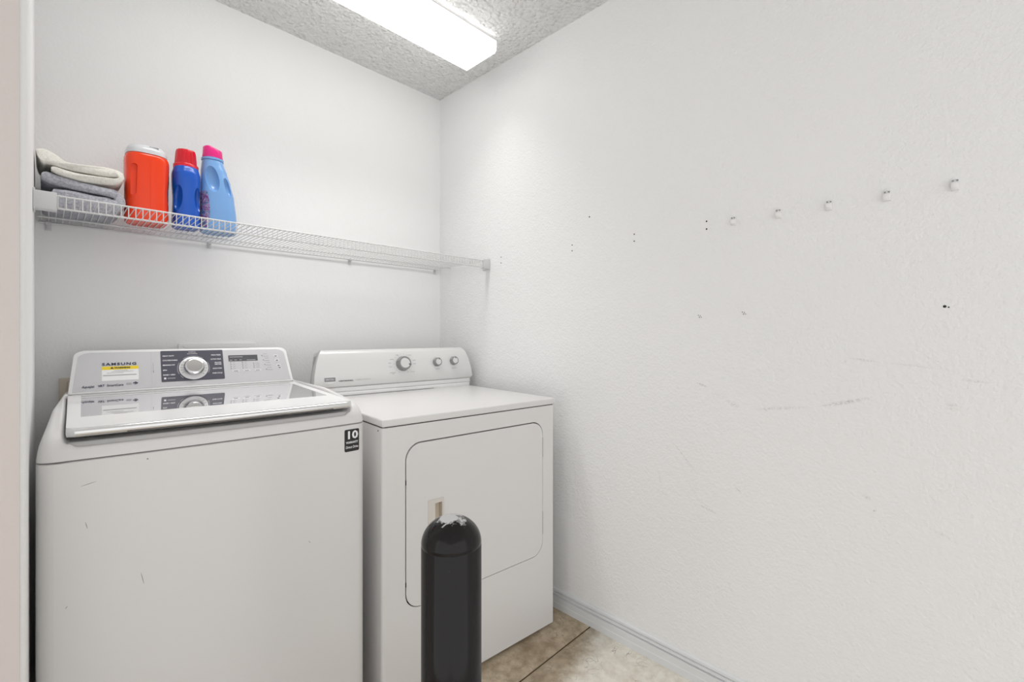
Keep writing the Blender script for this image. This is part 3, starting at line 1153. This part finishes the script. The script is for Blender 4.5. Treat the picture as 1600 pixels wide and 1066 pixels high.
def fr_m(u, v):
    p = fr_pt(u, v, -.0004)
    return Matrix.Translation(p) @ Matrix.Rotation(ang, 4, 'Z') @ Matrix.Rotation(R(90), 4, 'X')


text('lettering', '10', .031, M_WHITEP, st, fr_m(.6425, .8885), .031, .0002, .0010)
text('lettering', 'WARRANTY', .0085, M_WHITEP, st, fr_m(.6425, .8680), .037, .0002, .0002)
text('lettering', 'Direct Drive', .0105, M_WHITEP, st, fr_m(.6425, .8545), .038, .0002, .0001, .15)
# scratches on the front panel
for (x0, z0, x1, z1) in ((.068, .866, .092, .872), (.075, .79, .078, .776), (.165, .655, .17, .63), (.045, .62, .048, .625), (.52, .62, .525, .612)):
    pts = [(x0 + (x1 - x0) * k / 4, wfront(x0 + (x1 - x0) * k / 4) - .0001, z0 + (z1 - z0) * k / 4) for k in range(5)]
    tube('scratch', pts, [.0002, .0004, .0005, .0004, .0002], M_GREY, cab, 4)
lathe('speck', [(0, 0), (.0016, 0), (0, .0006)], M_GREY, cab, 8, Matrix.Translation((.1765, wfront(.1765) - .0002, .905)) @ Matrix.Rotation(R(90), 4, 'X'))

# ------------------------------------------------------------------ dryer
DW, DD = .737, .690
DT, DT2, DBT = .9233, .8986, .0167
dr = empty('dryer', (-.844927, -.852666, 0), R(-5.2342))
tag(dr, 'white front-loading clothes dryer between the washer and the right wall', 'dryer')
DX0, DX1, DZ0, DZ1, DRR = .0785, .6705, .3130, .8345, .052
# cabinet: folded sheet around left, right, back (front is its own panel)
cr = .012
outl = [(cr * (1 - math.sin(R(a))), cr * (1 - math.cos(R(a)))) for a in range(90, -1, -15)]
outl = [(0, DD)] + outl
outl += [(DW - x, y) for x, y in outl[::-1]]
bm = bmesh.new()
inn = [(x + (.002 if x < .3 else -.002), max(y, .0) + (.0 if y > .3 else .0)) for x, y in outl]
# side and back shell
sh_o = [(.0, .0125), (0, DD), (DW, DD), (DW, .0125)]
for (x0, x1, y0, y1) in ((0, .004, .0125, DD), (DW - .004, DW, .0125, DD), (.004, DW - .004, DD - .004, DD)):
    bm_box(bm, x0, x1, y0, y1, DBT, DT2 - .003)
bm_box(bm, .004, DW - .004, .03, DD - .004, DBT + .004, DBT + .008)
from_bm('cabinet', bm, M_ENAMEL, dr, 30)
# front panel with the door opening, rounded vertical edges
plate('front_panel', [(cr, DBT), (DW - cr, DBT), (DW - cr, DT2 - .003), (cr, DT2 - .003)], [rrect(DX0 - .0030, DX1 + .0022, DZ0 - .0022, DZ1 + .0036, DRR + .002, 8)], .022, M_ENAMEL, dr,
      lambda u, v, d: (u, d, v))
for s in (0, 1):
    arc = [(cr * (1 - math.sin(R(a))), cr * (1 - math.cos(R(a)))) for a in range(0, 91, 10)]
    arc = [(x if s == 0 else DW - x, y) for x, y in arc] + [(cr if s == 0 else DW - cr, cr)]
    bm = bmesh.new()
    loft(bm, [[Vector((x, y, z)) for x, y in arc] for z in (DBT, DT2 - .003)])
    from_bm('front_edge', bm, M_ENAMEL, dr, 50)
# recess behind the door: dark sheet colours in the shade of the gap
box('door_recess', DX0 - .02, DX1 + .02, .021, .026, DZ0 - .02, DZ1 + .02, M_DARK, dr)
# door
HX0, HX1, HZ0, HZ1 = .1555, .2150, .5250, .6420
door = plate('door', rrect(DX0 + .0006, DX1 - .0006, DZ0 + .0006, DZ1 - .0006, DRR, 8), [rrect(HX0 + .006, HX1 - .006, HZ0 + .006, HZ1 - .006, .002, 2)], .018, M_ENAMEL, dr,
             lambda u, v, d: (u, d - .0012, v))
plate('handle_frame', rrect(HX0, HX1, HZ0, HZ1, .003, 3), [rrect(.1820, .2085, HZ0 + .012, HZ1 - .014, .002, 2)], .006, M_PLASTIC2, door, lambda u, v, d: (u, d - .0035, v), .0012)
bm = bmesh.new()
for (x0, x1, y0, y1, z0, z1) in ((.1800, .1822, .0, .0165, HZ0 + .01, HZ1 - .012), (.2083, .2085 + .001, .0, .0165, HZ0 + .01, HZ1 - .012), (.1800, .2095, .0155, .0165, HZ0 + .01, HZ1 - .012),
                                 (.18, .2095, 0, .0165, HZ1 - .0142, HZ1 - .012), (.18, .2095, 0, .0165, HZ0 + .01, HZ0 + .0122)):
    bm_box(bm, x0, x1, y0, y1, z0, z1)
from_bm('handle_pocket', bm, M_BEIGE, door, 0)
for z0, z1 in ((.695, .772), (.388, .478)):
    h_ = box('hinge', DX1 - .0004, DX1 + .0020, -.0006, .012, z0, z1, mat('dark_hinge_metal', (.05, .05, .05), .4, .6), dr, .0003)
    for k in range(5):
        zz = z0 + (z1 - z0) * (k + .5) / 5
        box('knuckle', DX1 - .0006, DX1 + .0022, -.0014, .001, zz - .005, zz + .005, mat('hinge_steel', (.3, .3, .3), .4, .8), h_, .0003)
for z in (.715, .395):
    box('door_stop', DX0 - .0018, DX0 + .0006, -.0008, .006, z - .007, z + .007, M_DARK, dr, .0003)
# worktop
box('worktop', -.002, DW + .002, -.004, .640, DT2, DT, M_ENAMEL, dr, .0055, 4)
box('worktop_gap_fill', .006, DW - .006, .004, .63, DT2 - .004, DT2 + .001, M_DARK, dr)  # dark block filling the gap under the worktop
for fx_, fy_ in ((.06, .07), (DW - .06, .07), (.06, DD - .07), (DW - .06, DD - .07)):
    lathe('foot', [(0, 0), (.02, 0), (.02, .008), (.010, .011), (.010, .022), (0, .022)], M_DARK, dr, 16, Matrix.Translation((fx_, fy_, 0)))
lathe('screw', [(0, 0), (.003, 0), (.002, .0012), (0, .0014)], M_GREY, dr, 10, Matrix.Translation((-.0001, .03, .885)) @ Matrix.Rotation(R(-90), 4, 'Y'))
# console, built from cross-sections along x
CX0, CX1 = -.018, .752


def dcon_sec(x, sc, top):
    p = [(.606, DT), (.603, .944), (.605, .9600), (.598, .9645), (.5955, .972), (.600, 1.01), (.6105, 1.06), (.6235, 1.098), (.632, 1.109), (.645, 1.114), (.672, 1.112), (.684, 1.100), (.688, DT)]
    yc, zc = .650, .95
    out = []
    for y, z in p:
        zz = DT + (z - DT) * top
        out.append(Vector((x, yc + (y - yc) * sc, zz)))
    return out


secs = []
N = 60
for i in range(N + 1):
    u = i / N
    x = CX0 + .006 + (CX1 - CX0 - .012) * u
    secs.append((x, 1, 1))
# slanted ends: shear x with height so the face narrows towards the top
bm = bmesh.new()
mid = (CX0 + CX1) / 2
hwid = (CX1 - CX0) / 2
rings = []
for i in range(25):
    u = -1 + 2 * i / 24
    e = 0
    ring = []
    for v in dcon_sec(0, 1, 1):
        hh = max(0, (v.z - .972) / (1.114 - .972))
        wloc = hwid - .030 * hh ** 1.6 - (.008 if v.z < .968 else 0)
        if hh > .8:
            wloc -= .012 * ((hh - .8) / .2) ** 2
        ring.append(Vector((mid + u * wloc, v.y, v.z)))
    rings.append(ring)
# rounded end rings
for side in (0, 1):
    src = rings[0] if side == 0 else rings[-1]
    sg = -1 if side == 0 else 1
    for out_, sc in ((.004, .86), (.006, .62)):
        new = []
        cy_, cz_ = .645, 1.02
        for v in src:
            new.append(Vector((v.x + sg * out_, cy_ + (v.y - cy_) * sc, max(DT, cz_ + (v.z - cz_) * (sc + (1 - sc) * .55)))))
        if side == 0:
            rings.insert(0, new)
        else:
            rings.append(new)
loft(bm, rings)
dc = from_bm('console', bm, M_DSILVER, dr, 38)
dc.data.materials.append(mat('grey_end_plastic', (.52, .52, .52), .4))
for p in dc.data.polygons:
    if abs(p.normal.x) > .25 and p.normal.z < .8:
        p.material_index = 1
# white ridge strips under the console face
box('console_ridge', .0, .735, .5975, .610, DT - .0005, .9400, M_PLASTIC, dr, .002)
box('console_ridge', -.004, .739, .5990, .612, .9415, .9600, M_PLASTIC, dr, .003)
box('console_gap', .004, .53, .5955, .600, DT - .0002, DT + .0020, mat('gap_shade_grey', (.20, .20, .20), .6), dr)  # grey strip coloured as the shade in the gap below the console

# console face frame for knobs and print
p0 = Vector((0, .600, 1.01))
p1 = Vector((0, .6105, 1.06))
EU2 = (p1 - p0).normalized()
EN2 = Vector((0, -EU2.z, EU2.y))


def dcm(x, z, lift=.0012, rot=0):
    # interpolate the face profile
    prof_ = [(.5955, .972), (.600, 1.01), (.6105, 1.06), (.6235, 1.098)]
    for (ya, za), (yb_, zb) in zip(prof_, prof_[1:]):
        if z <= zb:
            break
    u = (z - za) / (zb - za)
    y = ya + (yb_ - ya) * u
    eu = Vector((0, yb_ - ya, zb - za)).normalized()
    en = Vector((0, -eu.z, eu.y))
    p = Vector((x, y, z)) + en * lift
    return Matrix(((1, 0, 0, p.x), (0, eu.y, en.y, p.y), (0, eu.z, en.z, p.z), (0, 0, 0, 1))) @ Matrix.Rotation(rot, 4, 'Z')


def knob(x, z, r, dp, a0, name='knob'):
    mm = dcm(x, z, -.001)
    k = lathe(name, [(0, 0), (r * 1.03, 0), (r * 1.03, .003), (r * .98, .005), (r * .94, dp * .85), (r * .88, dp), (r * .74, dp), (r * .72, dp - .0012), (0, dp - .0012)], mat('knob_shaded_silver', (.34, .34, .34), .28, .85), dr, 48, mm)  # knob sides get a darker silver to put their shading into the colour
    lathe('knob_face', [(0, dp - .0013), (r * .71, dp - .0013), (r * .68, dp + .0004), (0, dp + .0010)], mat('knob_face_silver', (.76, .76, .75), .3, .4), k, 40, mm)
    bm = bmesh.new()
    bm_box(bm, r * .52, r * .93, -.0028, .0028, dp - .0006, dp + .0012, .0005)
    bmesh.ops.transform(bm, matrix=mm @ Matrix.Rotation(R(a0), 4, 'Z'), verts=bm.verts)
    from_bm('pointer', bm, M_GREY, k, 30)
    return k


knob(.375, 1.0465, .0330, .026, -18, 'timer_knob')
knob(.5520, 1.0465, .0205, .020, 70)
knob(.6470, 1.0490, .0205, .020, 75)
for i, a in enumerate(range(-150, 151, 20)):
    if abs(a) < 8:
        continue
    mm = dcm(.375, 1.0465, .0006) @ Matrix.Rotation(R(90 + a), 4, 'Z') @ Matrix.Translation((.045, 0, 0))
    bm = bmesh.new()
    bm_box(bm, -.0022 if i % 3 else -.004, .0022, -.0004, .0004, -.0002, .0003)
    bmesh.ops.transform(bm, matrix=mm, verts=bm.verts)
    from_bm('tick', bm, M_LGREY, dc, 0)


def dplate(name, x0, x1, z0, z1, m, parent, lift=.0008):
    mm = dcm((x0 + x1) / 2, (z0 + z1) / 2, lift)
    bm = bmesh.new()
    bm_box(bm, -(x1 - x0) / 2, (x1 - x0) / 2, -(z1 - z0) / 2, (z1 - z0) / 2, -.0003, .0002)
    bmesh.ops.transform(bm, matrix=mm, verts=bm.verts)
    return from_bm(name, bm, m, parent, 0)


for x0, x1, z in ((.315, .332, 1.068), (.345, .358, 1.086), (.405, .424, 1.084), (.425, .440, 1.060), (.424, .440, 1.044), (.304, .318, 1.052), (.306, .322, 1.035), (.308, .336, 1.0085), (.320, .328, 1.003),
                  (.410, .430, 1.0085), (.540, .564, 1.0145), (.632, .662, 1.014)):
    dplate('print_line', x0, x1, z - .0007, z + .0007, M_LGREY, dc)
# badge with shield point, brand lettering
bm = bmesh.new()
mm = dcm(.0450, .9935, .0006)
loft(bm, [[Vector((x, y, z)) for x, y in [(-.025, .0125), (-.025, -.009), (0, -.0155), (.025, -.009), (.025, .0125)]] for z in (-.0004, .0012)])
bmesh.ops.transform(bm, matrix=mm, verts=bm.verts)
bdg = from_bm('badge', bm, M_PLASTIC, dc, 0)
bm = bmesh.new()
bm_box(bm, -.0225, .0225, -.0070, .0100, .0008, .0018, .0004)
bmesh.ops.transform(bm, matrix=mm, verts=bm.verts)
from_bm('badge_plate', bm, mat('badge_grey', (.28, .28, .29), .35, .5), dc, 30)
text('lettering', 'MAYTAG', .0080, M_WHITEP, dc, dcm(.0450, .9950, .0028), .030, .0002)
text('lettering', 'CENTENNIAL', .0075, M_GREY, dc, dcm(.1110, .9865, .0012), .062, .0002, .0003)
text('lettering', 'COMMERCIAL TECHNOLOGY', .0045, M_LGREY, dc, dcm(.1850, .9880, .0012), .066, .0001, 0)

# ------------------------------------------------------------------ bollard
BR = .0595
bo = empty('bollard', (-.9934, -1.3802, 0))
tag(bo, 'glossy black steel bollard with worn domed top in front of the dryer', 'bollard')
lathe('post', [(0, .0), (BR, 0), (BR, .767), (BR - .0012, .7685), (0, .7685)], M_BOLL, bo, 64)
dome = [(BR - .0004, .7680), (BR, .7695)]
for k in range(1, 17):
    a = R(90 * k / 16)
    dome.append((BR * math.cos(a) if k < 16 else 0, .7695 + .0520 * math.sin(a)))
lathe('dome_cap', dome, M_BOLL, bo, 64, smooth=60)
